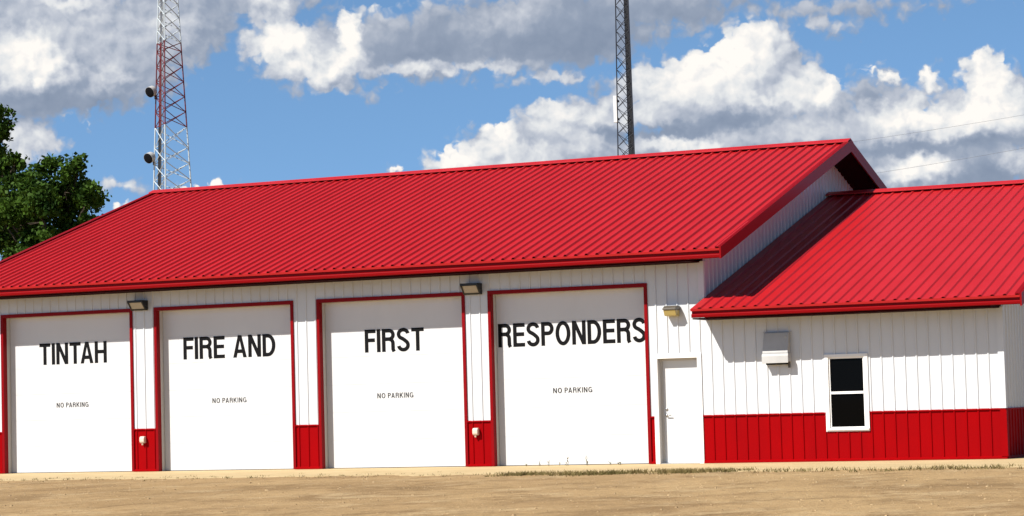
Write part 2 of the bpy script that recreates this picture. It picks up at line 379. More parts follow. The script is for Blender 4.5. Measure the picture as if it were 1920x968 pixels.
def ribbed(mb, fn, s0, s1, zlo, zhi, phase=0.0, h=.019, hw=.024, tw=.010, tb=.0):
    """ribbed sheet metal: s runs along the wall, fn(s, z, depth) -> point; zlo/zhi numbers or functions of s"""
    lo = zlo if callable(zlo) else (lambda s: zlo); hi = zhi if callable(zhi) else (lambda s: zhi)
    prof = [(s0, 0.0)]
    k = math.floor((s0 - phase) / PITCH_R)
    while True:
        c = phase + k * PITCH_R; k += 1
        if c - hw > s1: break
        for d, hh in ((-hw, 0), (-tw, h), (tw, h), (hw, 0)):
            if s0 < c + d < s1: prof.append((c + d, hh))
    prof.append((s1, 0.0))
    n = len(prof)
    vs = [fn(s, lo(s), d) for s, d in prof] + [fn(s, hi(s), d) for s, d in prof]
    mb.add(vs, [(i, i + 1, n + i + 1, n + i) for i in range(n - 1)])
front = lambda s, z, d: (s, -d, z)
DOORS = [(-22.454, -18.889), (-18.319, -14.785), (-14.210, -10.700), (-10.171, -6.650)]
ZTO, ZTI, TW, REC = 3.595, 3.519, .068, .23
MDX0, MDX1, MDZ = -6.472, -5.633, 2.08       # man door opening
CASE = .09
WTOP = ZEB - .002
ATOP = ZE2B - .002
WX0, WX1, WZ0, WZ1 = -3.03, -2.17, .57, 2.05   # window casing
PH = -5.79
def siding(kind, fn, *spans):
    m = MB()
    for a, b, lo, hi, ph in spans: ribbed(m, fn, a, b, lo, hi, ph)
    return m.build('wall' if kind == 'white' else 'wainscot', 'white' if kind == 'white' else 'red_wall', hall)
PIL = [(XL, DOORS[0][0]), (DOORS[0][1], DOORS[1][0]), (DOORS[1][1], DOORS[2][0]), (DOORS[2][1], DOORS[3][0]), (DOORS[3][1], MDX0 - CASE)]
siding('white', front, *[(a, b, ZW, WTOP, PH) for a, b in PIL], *[(a, b, ZTO, WTOP, PH) for a, b in DOORS],
       (MDX0 - CASE, MDX1 + CASE, MDZ + CASE, WTOP, PH), (MDX1 + CASE, XG, MDZ + CASE, WTOP, PH), (MDX1 + CASE, XG, ZW, MDZ + CASE, PH),
       (XG, WX0, ZW, ATOP, PH), (WX0, WX1, WZ1, ATOP, PH), (WX1, AXR, ZW, ATOP, PH))
for a, b in PIL: siding('red', front, (a, b, .02, ZW, PH))
siding('red', front, (MDX1 + CASE, WX0, .02, ZW, PH), (WX0, WX1, .02, WZ0, PH), (WX1, AXR, .02, ZW, PH))
def gz(y): return ZE + SL * (min(y, 2 * YR - y) + OH) - .10
def gz2(y): return ZE2 + SL2 * (min(y, 2 * Y2 - y) + OH2) - .10
D1, D2 = 2 * YR, 2 * Y2
mg = lambda s, z, d: (XG + d, s, z)
lg = lambda s, z, d: (XL - d, s, z)
ag = lambda s, z, d: (AXR + d, s, z)
rear = lambda s, z, d: (s, D1 + d, z)
rear2 = lambda s, z, d: (s, D2 + d, z)
low = lambda s: min(gz2(s), gz(s)) - .4
siding('white', mg, (0, YR, low, gz, .1), (YR, D1, low, gz, .1))
siding('white', lg, (0, YR, ZW, gz, .1), (YR, D1, ZW, gz, .1)); siding('red', lg, (0, D1, .02, ZW, .1))
siding('white', ag, (0, Y2, ZW, gz2, .1), (Y2, D2, ZW, gz2, .1)); siding('red', ag, (0, D2, .02, ZW, .1))
siding('white', rear, (XL, XG, ZW, ZEB, .1)); siding('red', rear, (XL, XG, .02, ZW, .1))
siding('white', rear2, (XG, AXR, ZW, ZE2B, .1)); siding('red', rear2, (XG, AXR, .02, ZW, .1))
# flashings: cap of the wainscot and drip at the base
def strip(prof, x0, x1, name): MB().prism(prof, x0, x1).build(name, 'red_wall', hall)
CAPP = [(-.002, ZW + .014), (-.032, ZW + .004), (-.032, ZW - .016), (-.002, ZW - .016)]
DRIP = [(-.002, .060), (-.036, .036), (-.036, .004), (-.002, .004)]
for a, b in PIL + [(MDX1 + CASE, WX0), (WX1, AXR + .02)]: strip(CAPP, a, b, 'cap_flashing')
for a, b in PIL + [(MDX1 + CASE, AXR + .02)]: strip(DRIP, a, b, 'drip_flashing')
MB().box(AXR, AXR + .034, 0, D2, .004, .05).build('drip_flashing', 'red_wall', hall)
MB().box(AXR + .003, AXR + .032, 0, D2, ZW - .016, ZW + .01).build('cap_flashing', 'red_wall', hall)
# corner boards
cb = MB(); cb.box(XG - .105, XG + .022, -.034, -.002, ZE2 + .2, WTOP); cb.box(XG + .002, XG + .034, -.002, .09, ZE2 + .2, WTOP)
cb.build('corner_trim', 'white', hall); cb = MB()
cb.box(AXR - .085, AXR + .034, -.036, -.002, ZW + .012, ATOP); cb.box(AXR + .002, AXR + .036, -.002, .09, ZW + .012, ATOP)
cb.build('corner_trim', 'white', hall)
cb = MB(); cb.box(AXR - .085, AXR + .038, -.038, -.003, .05, ZW - .017); cb.box(AXR + .003, AXR + .038, -.003, .09, .05, ZW - .017)
cb.build('corner_trim', 'red_wall', hall)

# ---- roofs
def roof_plane(mb, x0, x1, y0, z0, y1, z1, phase, rh=.026):
    L = math.hypot(y1 - y0, z1 - z0); uy, uz = (y1 - y0) / L, (z1 - z0) / L
    nx, ny, nz = 0, -uz * (1 if y1 > y0 else -1), abs(uy)
    def fn(s, t, d): return (s, y0 + uy * t + ny * d, z0 + uz * t + nz * d)
    ribbed(mb, fn, x0, x1, 0.0, L, phase, h=rh, hw=.042, tw=.016)
    # underside of the deck
    k = -.045
    mb.add([(x0, y0 + ny*k, z0 + nz*k), (x1, y0 + ny*k, z0 + nz*k), (x1, y1 + ny*k, z1 + nz*k), (x0, y1 + ny*k, z1 + nz*k)], [(0, 1, 2, 3)])
    mb.add([(x0, y0, z0), (x1, y0, z0), (x1, y0 + ny*k, z0 + nz*k), (x0, y0 + ny*k, z0 + nz*k)], [(0, 1, 2, 3)])
def make_roof(x0, x1, oh, ze, yr, zr, sl, phase, name, rake_left, rake_right, zeb, wl, wr, rh):
    e = .045                                  # the sheet overhangs the fascia a little
    rf = MB()
    roof_plane(rf, x0, x1, -oh - e, ze - sl * e, yr, zr, phase, rh)
    roof_plane(rf, x0, x1, 2 * yr + oh + e, ze - sl * e, yr, zr, phase, rh)
    ro = rf.build(name, 'red_roof', hall)
    # ridge cap
    rc = MB(); w = .21
    rc.prism([(yr - w, zr - w*sl + .058), (yr - w, zr - w*sl + .082), (yr, zr + .090), (yr + w, zr - w*sl + .082), (yr + w, zr - w*sl + .058), (yr, zr + .070)], x0 - .01 if rake_left else x0, x1 + .01)
    rc.build('ridge_cap', 'red_roof', ro)
    # eave fascia: an upper board, and a rolled gutter-like lip whose sloping top catches the sun
    h = ze - zeb; zb = zeb
    for sgn, yo in ((1, -oh), (-1, 2 * yr + oh)):
        fa = MB()
        Y = lambda d: yo + sgn * d
        fa.prism([(Y(.02), ze - .02), (Y(.02), zb + h*.44), (Y(-.012), zb + h*.36), (Y(-.020), zb + h*.30), (Y(-.014), zb + .012), (Y(-.004), zb), (Y(.07), zb), (Y(.07), ze - .02)], x0 + .01, x1 - .01)
        fa.build('eave_fascia', 'red_trim', ro)
    # rake boards
    t = .215
    for xa, xb, use in ((x1 - .012, x1 + .022, rake_right), (x0 - .022, x0 + .012, rake_left)):
        if not use: continue
        for sg in (1, -1):
            rk = MB(); Y = lambda y: y if sg == 1 else 2 * yr - y
            y0 = -oh - e
            rk.prism([(Y(y0), ze - sl*e + .03), (Y(yr), zr + .05), (Y(yr), zr - t), (Y(y0), ze - sl*e - t + .012)], xa, xb)
            rk.prism([(Y(y0 + .0), ze - sl*e + .018), (Y(yr), zr + .040), (Y(yr), zr + .052), (Y(y0), ze - sl*e + .034)], (xa - .09) if use == rake_right and xa > (x0 + x1)/2 else xb, xa if xa > (x0 + x1)/2 else xb + .09)
            rk.build('rake_trim', 'red_trim', ro)
    # soffits
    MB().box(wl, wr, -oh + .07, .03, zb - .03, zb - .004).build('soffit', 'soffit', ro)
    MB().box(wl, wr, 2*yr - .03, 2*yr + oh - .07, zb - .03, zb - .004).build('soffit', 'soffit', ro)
    for xa, xb, use in ((wr + .003, x1 - .012, rake_right), (x0 + .012, wl - .003, rake_left)):
        if not use: continue
        for sg in (1, -1):
            Y = lambda y: y if sg == 1 else 2 * yr - y
            y0 = -oh + .07
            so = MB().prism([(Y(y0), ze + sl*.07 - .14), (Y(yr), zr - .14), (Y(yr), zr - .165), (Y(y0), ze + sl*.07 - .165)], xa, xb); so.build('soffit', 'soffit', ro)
    return ro
make_roof(RL, RR, OH, ZE, YR, ZR, SL, RR - .06, 'roof', True, True, ZEB, XL, XG - .06, .036)
make_roof(XG + .024, ARR, OH2, ZE2, Y2, Z2, SL2, ARR - .06, 'annex_roof', False, True, ZE2B, XG + .024, AXR - .02, .026)

# ---- overhead doors
SW, SH = .162, .150                       # stroke widths of the sign writer's capitals, relative to their height
def arc(cx, cy, rx, ry, a0, a1, n=14):
    return [(cx + rx * math.cos(R(a0 + (a1 - a0) * i / n)), cy + ry * math.sin(R(a0 + (a1 - a0) * i / n))) for i in range(n + 1)]
def glyph(ch, w):
    """centre lines of a condensed grotesque capital, and its width"""
    h = w / 2
    G = {'T': (.56, lambda W: [[(0, 1-h), (W, 1-h)], [(W/2, 1-w), (W/2, 0)]]),
         'I': (.15, lambda W: [[(W/2, 0), (W/2, 1)]]),
         'N': (.60, lambda W: [[(h, 0), (h, 1)], [(W-h, 0), (W-h, 1)], 'diag']),
         'A': (.64, lambda W: ['legs', [(W*.22, .28), (W*.78, .28)]]),
         'H': (.60, lambda W: [[(h, 0), (h, 1)], [(W-h, 0), (W-h, 1)], [(w, .52), (W-w, .52)]]),
         'F': (.50, lambda W: [[(h, 0), (h, 1)], [(w, 1-h), (W, 1-h)], [(w, .53), (W*.92, .53)]]),
         'E': (.53, lambda W: [[(h, 0), (h, 1)], [(w, 1-h), (W, 1-h)], [(w, .53), (W*.94, .53)], [(w, h), (W, h)]]),
         'P': (.56, lambda W: [[(h, 0), (h, 1)], [(w, 1-h), (W*.55, 1-h)] + arc(W*.55, .72, W*.45-h, .28-h, 90, -90) + [(w, .44+h)]]),
         'R': (.60, lambda W: [[(h, 0), (h, 1)], [(w, 1-h), (W*.55, 1-h)] + arc(W*.55, .735, W*.43-h, .265-h, 90, -90) + [(w, .47+h)],
                               [(W*.56, .47+h)] + arc(W*.56, .36, W*.40-h, .11+h*.9, 80, 0, 8) + [(W*.965-h, .10), (W-h*.7, 0)]]),
         'D': (.60, lambda W: [[(h, 0), (h, 1)], [(w, 1-h), (W*.42, 1-h)] + arc(W*.42, .5, W*.58-h, .5-h, 90, -90, 20) + [(w, h)]]),
         'O': (.66, lambda W: [arc(W/2, .5, W/2-h, .515-h, 90, 450, 32)]),
         'S': (.58, lambda W: [arc(W/2, .745, W/2-h, .27-h, 8, 232, 18) + [(W*.45, .545), (W*.62, .475)] + arc(W/2, .265, W/2-h, .28-h, 42, -172, 18)]),
         'K': (.60, lambda W: [[(h, 0), (h, 1)], [(w*.9, .38), (W-h*.9, 1)], [(W*.40, .55), (W-h*.6, 0)]]),
         'G': (.66, lambda W: [arc(W/2, .5, W/2-h, .515-h, 38, 318, 26), [(W-h, 0.04), (W-h, .46)], [(W*.54, .46), (W-w*.2, .46)]])}
    W, f = G[ch]; return W, f(W)
def text_mb(txt, x0, x1, z0, z1, y, w=SW, gap=.075, space=.32):
    mb = MB(); cur = 0.0; polys = []
    prev = ''
    for ch in txt:
        if prev + ch in ('TA', 'PA', 'FI'): cur -= .085 if prev != 'F' else .02
        prev = ch
        if ch == ' ': cur += space; continue
        W, strokes = glyph(ch, w)
        for st in strokes:
            if st == 'diag': polys.append([(cur + .0, 1), (cur + w*1.05, 1), (cur + W, 0), (cur + W - w*1.05, 0)]); continue
            if st == 'legs':
                c = W / 2
                polys.append([(cur, 0), (cur + w*1.02, 0), (cur + c + w*.30, 1), (cur + c - w*.52, 1)]); polys.append([(cur + W, 0), (cur + W - w*1.02, 0), (cur + c - w*.30, 1), (cur + c + w*.52, 1)]); continue
            pts = [Vector((cur + px, py)) for px, py in st]; L = []; Rr = []
            closed = (pts[0] - pts[-1]).length < 1e-4
            for i, p in enumerate(pts):
                a = pts[i-1] if i else (pts[-2] if closed else p); b = pts[i+1] if i < len(pts)-1 else (pts[1] if closed else p)
                t = b - a; t.normalize(); n = Vector((-t.y, t.x)) * w / 2; L.append(p + n); Rr.append(p - n)
            for i in range(len(pts) - 1): polys.append([tuple(L[i]), tuple(L[i+1]), tuple(Rr[i+1]), tuple(Rr[i])])
        cur += W + gap
    cur -= gap
    for k, pl in enumerate(polys):
        d = y - .0004 * (k % 4)
        mb.add([(x0 + px / cur * (x1 - x0), d, z0 + pz * (z1 - z0)) for px, pz in pl], [(0, 1, 2, 3)])
    return mb
def on_door(x): return x - (CAM.x - x) * REC / 44.0
def onz(z): return z + (z - CAM.z) * REC / 44.0
WORDS = [('TINTAH', -21.41, -19.59, 'NO PARKING', -20.96, -20.10), ('FIRE AND', -17.58, -15.25, 'NO PARKING', -16.86, -16.00),
         ('FIRST', -13.07, -11.67, 'NO PARKING', -12.80, -11.95), ('RESPONDERS', -9.96, -6.70, 'NO PARKING', -8.76, -7.90)]
for (a, b), (w, wx0, wx1, npk, nx0, nx1) in zip(DOORS, WORDS):
    dm = MB(); ia, ib = a + TW, b - TW
    # sectional leaf: flat panels with narrow joints
    nsec = 6; zt = ZTI
    for k in range(nsec):
        z0 = .012 + k * (zt - .012) / nsec; z1 = .012 + (k + 1) * (zt - .012) / nsec
        dm.box(ia + .004, ib - .004, REC, REC + .05, z0 + (.0015 if k else 0), z1 - .0015)
    dm.box(ia + .004, ib - .004, REC + .006, REC + .06, .012, zt)
    door = dm.build('overhead_door', 'door_white', hall)
    door['label'] = 'white overhead door lettered ' + w
    tr = MB()                                 # red casing with its return into the opening
    tr.box(a, ia, -.032, .105, .004, ZTI); tr.box(ib, b, -.032, .105, .004, ZTI)
    tr.box(a, b, -.033, .105, ZTI, ZTO)
    tr.build('door_casing', 'red_trim', door, bevel=.004)
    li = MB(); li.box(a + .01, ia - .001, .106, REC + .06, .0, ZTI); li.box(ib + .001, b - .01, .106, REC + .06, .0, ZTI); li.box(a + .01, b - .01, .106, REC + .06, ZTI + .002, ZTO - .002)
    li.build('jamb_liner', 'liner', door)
    se = MB(); se.box(ia + .004, ib - .004, REC - .012, REC + .03, .001, .011); se.build('bottom_seal', 'dark_gap', door)
    tl = text_mb(w, on_door(wx0), on_door(wx1), onz(2.425), onz(2.905), REC - .003).build('lettering', 'letter', door)
    wa = nx0 + (nx1 - nx0) * .225; wb = nx0 + (nx1 - nx0) * .295
    text_mb('NO', on_door(nx0), on_door(wa), onz(1.458), onz(1.565), REC - .003, .15, .17).build('notice_lettering', 'notice', door)
    text_mb('PARKING', on_door(wb), on_door(nx1), onz(1.458), onz(1.565), REC - .003, .15, .17).build('notice_lettering', 'notice', door)

# ---- man door
dm = MB(); MREC = .15
dm.box(MDX0 + .045, MDX1 - .045, MREC, MREC + .045, .025, MDZ - .045)
md = dm.build('entry_door', 'door_white', hall, bevel=.003)
ca = MB(); ca.box(MDX0 - CASE, MDX0, -.028, .02, .0, MDZ); ca.box(MDX1, MDX1 + CASE, -.028, .02, .0, MDZ); ca.box(MDX0 - CASE, MDX1 + CASE, -.029, .02, MDZ, MDZ + CASE)
ca.build('door_casing', 'vinyl', md, bevel=.003)
fr = MB(); fr.box(MDX0 - .004, MDX0 + .001, .021, MREC + .06, .0, MDZ); fr.box(MDX1 - .001, MDX1 + .004, .021, MREC + .06, .0, MDZ); fr.box(MDX0, MDX1, .021, MREC + .06, MDZ - .001, MDZ + .004)
fr.box(MDX0 + .001, MDX0 + .045, MREC - .02, MREC + .06, .0, MDZ - .001); fr.box(MDX1 - .045, MDX1 - .001, MREC - .02, MREC + .06, .0, MDZ - .001); fr.box(MDX0 + .045, MDX1 - .045, MREC - .02, MREC + .06, MDZ - .045, MDZ - .001)
fr.build('door_frame', 'liner', md)
th = MB(); th.prism([(.0, .001), (.0, .012), (.04, .024), (MREC + .05, .024), (MREC + .05, .001)], MDX0 + .002, MDX1 - .002); th.build('threshold', 'steel', md)
hx = MDX0 + .105; hd = MB()
hd.tube([(hx, MREC, .96), (hx, MREC - .012, .96)], .032, 14); hd.tube([(hx, MREC - .01, .96), (hx, MREC - .055, .96)], .011, 8); hd.tube([(hx - .005, MREC - .055, .96), (hx + .11, MREC - .052, .955)], [.011, .009], 8)
hd.build('lever_handle', 'steel', md, smooth=True)
db = MB(); db.tube([(hx, MREC, 1.08), (hx, MREC - .02, 1.08)], [.030, .026], 14); db.build('deadbolt', 'steel', md, smooth=True)

# ---- double hung window
cs = MB(); c = .075
cs.box(WX0, WX0 + c, -.030, .02, WZ0, WZ1); cs.box(WX1 - c, WX1, -.030, .02, WZ0, WZ1); cs.box(WX0 + c, WX1 - c, -.029, .02, WZ1 - .06, WZ1); cs.box(WX0 + c, WX1 - c, -.029, .02, WZ0, WZ0 + .06)
win = cs.build('window', 'vinyl', hall, bevel=.003)
sa = MB(); a, b, lo, hi, mid = WX0 + c, WX1 - c, WZ0 + .06, WZ1 - .06, 1.31; t = .028
sa.box(a, a + t, .0, .055, lo, hi); sa.box(b - t, b, .0, .055, lo, hi); sa.box(a + t, b - t, .0, .055, hi - t, hi); sa.box(a + t, b - t, .0, .055, lo, lo + t); sa.box(a + t, b - t, -.004, .055, mid - .024, mid + .024)
sa.build('sash', 'vinyl', win)
for z0, z1 in ((lo + t, mid - .024), (mid + .024, hi - t)):
    p = MB(); p.box(a + t, b - t, .030, .036, z0, z1); p.build('pane', 'glass', win)
si = MB(); si.prism([(-.030, WZ0 + .060), (-.055, WZ0 + .050), (-.055, WZ0 + .028), (-.030, WZ0 + .028)], WX0 + .01, WX1 - .01); si.build('sill', 'vinyl', win)
bk = MB(); bk.box(WX0, WX1, .06, .08, WZ0, WZ1); bk.build('pane_backing', 'dark_gap', win)  # plain dark sheet closing the opening behind the panes

# ------------------------------------------------------------------ fixtures on the walls
def wall_pack(x0, x1, z0, z1, label, dep=.235):
    t = empty('wall_light', ((x0 + x1) / 2, -.02, z0), label, 'wall light', 'black wall lights between the overhead doors')
    h = z1 - z0; y = -.018
    # housing: back plate, top hood and two cheeks round a sloping glass
    hb = MB()
    pr = [(y, z0), (y, z1), (y - dep, z1), (y - dep, z1 - h*.22), (y - dep*.34, z0)]
    for a, b in ((x0, x0 + .03), (x1 - .03, x1)): hb.prism(pr, a, b)
    hb.prism([(y, z1 - .03), (y, z1 - .001), (y - dep, z1 - .001), (y - dep, z1 - h*.22), (y - dep + .03, z1 - h*.22)], x0 + .03, x1 - .03)
    hb.prism([(y, z0 + .001), (y, z0 + .03), (y - dep*.34 - .02, z0 + .03), (y - dep*.34, z0 + .001)], x0 + .03, x1 - .03)
    hb.box(x0 + .03, x1 - .03, y - .02, y, z0 + .03, z1 - .03)
    hb.build('housing', 'black', t, bevel=.004)
    le = MB(); le.prism([(y - .03, z0 + .032), (y - .03, z1 - .04), (y - dep + .035, z1 - h*.24), (y - dep*.34 - .012, z0 + .032)], x0 + .032, x1 - .032)
    le.build('lens', 'lens', t)
wall_pack(-18.86, -18.47, 3.54, 3.76, 'black wall light with frosted lens between the TINTAH and FIRE AND doors')
wall_pack(-10.68, -10.29, 3.53, 3.76, 'black wall light with frosted lens between the FIRST and RESPONDERS doors')
# small porch light by the man door
t = empty('porch_light', (-6.09, -.02, 2.90), 'small bronze porch light with yellowed lens above the white entry door', 'porch light')
x0, x1, z0, z1, y, dep = -6.235, -5.955, 2.905, 3.115, -.018, .25
hb = MB(); hb.prism([(y, z1 - .085), (y, z1), (y - dep*.55, z1), (y - dep, z1 - .05), (y - dep, z1 - .085)], x0, x1)
hb.build('housing', 'bronze', t, bevel=.006)
le = MB(); le.prism([(y, z0), (y, z1 - .087), (y - dep + .012, z1 - .087), (y - dep*.72, z0 + .01)], x0 + .012, x1 - .012); le.build('lens', 'lens_yellow', t, bevel=.01)
# vent hood on the annex
t = empty('vent_hood', (-3.92, -.02, 1.9), 'grey sheet metal vent hood with stain below it, left of the window', 'vent hood')
x0, x1, y = -4.215, -3.70, -.018
hb = MB(); hb.prism([(y, 2.10), (y, 2.505), (y - .06, 2.505), (y - .17, 2.13), (y - .17, 2.10)], x0, x1); hb.build('hood', 'grey_box', t, bevel=.006)
hb = MB(); hb.prism([(y, 1.94), (y, 2.098), (y - .19, 2.098), (y - .205, 2.05), (y - .205, 1.915), (y - .19, 1.915), (y - .19, 1.94)], x0 - .006, x1 + .012); hb.build('lip', 'grey_box', t, bevel=.004)
hb = MB(); hb.box(x0 + .06, x1 - .06, y - .15, y, 1.885, 1.938); hb.build('damper', 'dark_gap', t)
hb = MB(); hb.box(x1 - .04, x1 - .005, y - .06, y - .01, 1.82, 1.938); hb.build('bracket', 'bronze', t); hb = MB(); hb.tube([(x1 - .06, y - .075, 2.36), (x1 - .06, y - .075, 2.44)], .022, 8); hb.build('knob', 'grey_box', t)
hb = MB(); hb.box(x0 - .03, x1 + .03, y - .012, y, 2.507, 2.525); hb.build('drip_cap', 'grey_box', t)
# outlet boxes on the pillars
def outlet(x, z, label):
    t = empty('outlet_box', (x, -.02, z), label, 'outlet box', 'beige outlet boxes on the red pillar bases')
    b = MB(); b.prism([(-.017, z - .055), (-.017, z + .095), (-.085, z + .095), (-.115, z + .06), (-.115, z - .02), (-.09, z - .055)], x - .060, x + .060); b.build('cover', 'beige', t, bevel=.014)
    b = MB(); b.tube([(x - .01, -.06, z - .05), (x - .01, -.06, z - .10)], [.022, .018], 8); b.build('conduit', 'beige', t, smooth=True)
outlet(-18.635, .68, 'beige outlet box on the red pillar base beside the TINTAH door')
outlet(-10.495, .70, 'beige outlet box on the red pillar base beside the FIRST door')

# ------------------------------------------------------------------ lattice towers behind the hall
def lattice(name, label, base, depth_dir, angles, Rz, levels, leg_r, br_r, mat_at, vis, extra):
    root = empty(name, base, label, 'radio tower'); bx, by, bz = base
    dd = Vector((depth_dir[0], depth_dir[1], 0)).normalized(); pp = Vector((dd.y, -dd.x, 0))     # pp: to the right as seen from the lot
    def leg(a, z): return Vector((bx, by, z)) + (pp * math.cos(R(a)) + dd * math.sin(R(a))) * Rz(z)
    # each leg, cut where the paint changes
    segs = []; z_prev = levels[0]
    cuts = [levels[0]] + [z for i, z in enumerate(levels[1:-1], 1) if mat_at((levels[i-1] + z)/2) != mat_at((z + levels[i+1])/2)] + [levels[-1]]
    for a in angles:
        legs = None
        for z0, z1 in zip(cuts[:-1], cuts[1:]):
            m = MB().tube([leg(a, z0), leg(a, z1)], [leg_r(z0), leg_r(z1)], 8)
            o = m.build('leg' if legs is None else 'leg_section', mat_at((z0 + z1) / 2), root if legs is None else legs)
            legs = legs or o
    rest = {}
    for i, (z0, z1) in enumerate(zip(levels[:-1], levels[1:])):
        mt = mat_at((z0 + z1) / 2)
        for j in range(3):
            a, b = angles[j], angles[(j + 1) % 3]
            for p, q in ((leg(a, z0), leg(b, z1)), (leg(b, z0), leg(a, z1))):
                if vis[0] < (z0 + z1) / 2 < vis[1]:
                    MB().tube([p, q], br_r, 5).build('brace', mt, root)
                else: rest.setdefault(mt, MB()).tube([p, q], br_r, 4)
    for mt, m in rest.items():
        o = m.build('bracing', mt, root); o['kind'] = 'stuff'
    extra(root, leg)
    return root, leg
# left tower: tapered, free-standing, red and white bands
VDIR = Vector((-77 - CAM.x, 90 - CAM.y, 0))
def R1(z): return max(.12, 2.36 * (43.4 - z) / 43.4)
lv = [0.0]
while lv[-1] < 39:
    z = lv[-1]; h = max(.85, 1.62 - .0300 * z) if z < 20.4 else (1.02 if z < 26 else .86)
    nz = z + h
    for b in (8.7, 14.6, 20.5, 26.2, 32.0):
        if z < b < nz + h * .4: nz = b
    lv.append(nz)
def m1(z): return 'tower_red' if (20.5 < z < 26.2 or 8.7 < z < 14.6 or z > 32) else 'galv'
def ex1(root, leg):
    c = Vector((leg(138, 20).x, leg(138, 20).y, 0))
    for k, off in enumerate((.30, .38, .46)):
        def P(z): return leg(138, z).lerp(leg(258, z), off) + Vector((0, .12, 0))
        MB().tube([P(z) for z in (0, 10, 20.5)], .045, 6).build('cable_run', 'cable', root)
        MB().tube([P(z) for z in (20.5, 26.2)], .040, 6).build('cable_run', 'tower_red', root)
        MB().tube([P(z) for z in (26.2, 38)], .03, 6).build('cable_run', 'tower_grey', root)
    lad = MB()
    def Q(z, o): return leg(138, z).lerp(leg(258, z), .72 + o)
    for o in (-.09, .09): lad.tube([Q(0, o), Q(38, o)], .022, 5)
    z = .4
    while z < 37.5: lad.tube([Q(z, -.09), Q(z, .09)], .014, 4); z += .4
    lad.build('ladder', 'tower_grey', root)
TB = (-76.95, 90.0, 0.0)
tower1, leg1 = lattice('radio_tower', 'tall tapered lattice radio tower in faded red and white bands, behind the left roof end', TB, VDIR, (18, 138, 258), R1, lv,
    lambda z: .062 - .0008 * z, .029, m1, (15.5, 30.6), ex1)
def dish(z, label):
    a = leg1(138, z); vd = VDIR.normalized(); rt = Vector((vd.y, -vd.x, 0))
    c = a - rt * .30 - vd * .25
    t = empty('dish_antenna', tuple(c), label, 'dish antenna', 'drum dish antennas on the left tower')
    ax = (-rt * .62 - vd * .78 + Vector((0, 0, -.42))).normalized()
    MB().tube([c - ax * .26, c - ax * .16, c + ax * .22], [.14, .35, .365], 24).build('shroud', 'shroud', t, smooth=False)
    MB().tube([c + ax * .221, c + ax * .245, c + ax * .26], [.352, .32, .17], 24).build('radome', 'radome', t, smooth=True)
    m = MB(); m.tube([c - ax * .2, a + Vector((0, 0, .02))], .045, 6); m.tube([a + Vector((0, 0, -.5)) - rt*.08, a + Vector((0, 0, .35)) - rt*.08], .04, 6); m.tube([c - ax*.15 + Vector((0,0,-.25)), a + Vector((0, 0, -.42))], .025, 5)
    m.build('mount', 'tower_grey', t)
dish(22.95, 'upper grey drum dish with dark face, on the red band of the left tower')
dish(18.50, 'lower grey drum dish with dark face, on the white band of the left tower')
# right tower: slim dark mast
TB2 = (-25.42, 45.0, 0.0); VD2 = Vector((TB2[0] - CAM.x, TB2[1] - CAM.y, 0))
def R2(z): return max(.08, .545 * (39.5 - z) / 39.5)
lv2 = [.02 + .525 * i for i in range(60)]
def m2(z): return 'tower_dark'
def ex2(root, leg):
    for off in (.05, .35, .7):
        MB().tube([leg(318, z).lerp(leg(78, z), .12 + off * .9) + Vector((.02, -.03, 0)) for z in (0, 15, 31)], [.036, .032, .025], 6).build('cable_run', 'cable', root)
tower2, leg2 = lattice('radio_mast', 'slim dark lattice radio mast rising behind the middle of the roof ridge', TB2, VD2, (198, 318, 78), R2, lv2,
    lambda z: .026, .0125, m2, (10.9, 18.0), ex2)
vd = VD2.normalized(); rt = Vector((vd.y, -vd.x, 0)); a = leg2(198, 13.1) - rt * .075 - vd * .03
t = empty('panel_antenna', (a.x, a.y, 12.55), 'white upright panel antenna bolted to the left leg of the slim mast', 'antenna')
pb = MB()
def corner(u, w, z): p = a + rt * u + vd * w; return (p.x, p.y, z)
pb.add([corner(u, w, z) for z in (12.56, 13.64) for u, w in ((-.075, -.05), (.06, -.05), (.06, .05), (-.075, .05))], [(0,3,2,1),(4,5,6,7),(0,1,5,4),(1,2,6,5),(2,3,7,6),(3,0,4,7)])
pb.build('shell', 'panel_white', t, bevel=.01)
for z in (12.68, 13.42):
    q = leg2(198, z); m = MB(); m.tube([corner(.03, 0, z), (q.x + rt.x*.08, q.y + rt.y*.08, z)], .05, 6); m.tube([corner(.03, 0, z + .1), (q.x + rt.x*.06, q.y + rt.y*.06, z + .02)], .025, 5); m.build('bracket', 'tower_dark', t)

# ------------------------------------------------------------------ overhead wires and their pole, right of the hall
pole = empty('utility_pole', (7.5, 38.0, 0), 'grey wooden utility pole carrying two wires, right of the hall', 'utility pole')
MB().tube([(7.5, 38, -.2), (7.5, 38, 13.2)], [.17, .11], 12).build('post', 'wood', pole, smooth=True)
m = MB(); m.box(6.7, 8.3, 37.94, 38.06, 12.55, 12.67); m.build('crossarm', 'wood', pole)
def wire(p0, p1, sag, label):
    pts = []
    for i in range(41):
        s = i / 40; p = Vector(p0).lerp(Vector(p1), s); p.z -= sag * 4 * s * (1 - s); pts.append(p)
    tag(MB().tube(pts, .0045, 5).build('overhead_wire', 'tower_grey'), label, 'wire', 'overhead wires right of the main gable')
wire((7.0, 38, 12.70), (-30.0, 33.0, 9.3), .85, 'upper thin black overhead wire crossing the clouds right of the main gable')
wire((8.0, 38, 12.10), (-27.0, 33.0, 8.0), .9, 'lower thin black overhead wire just above the annex ridge')

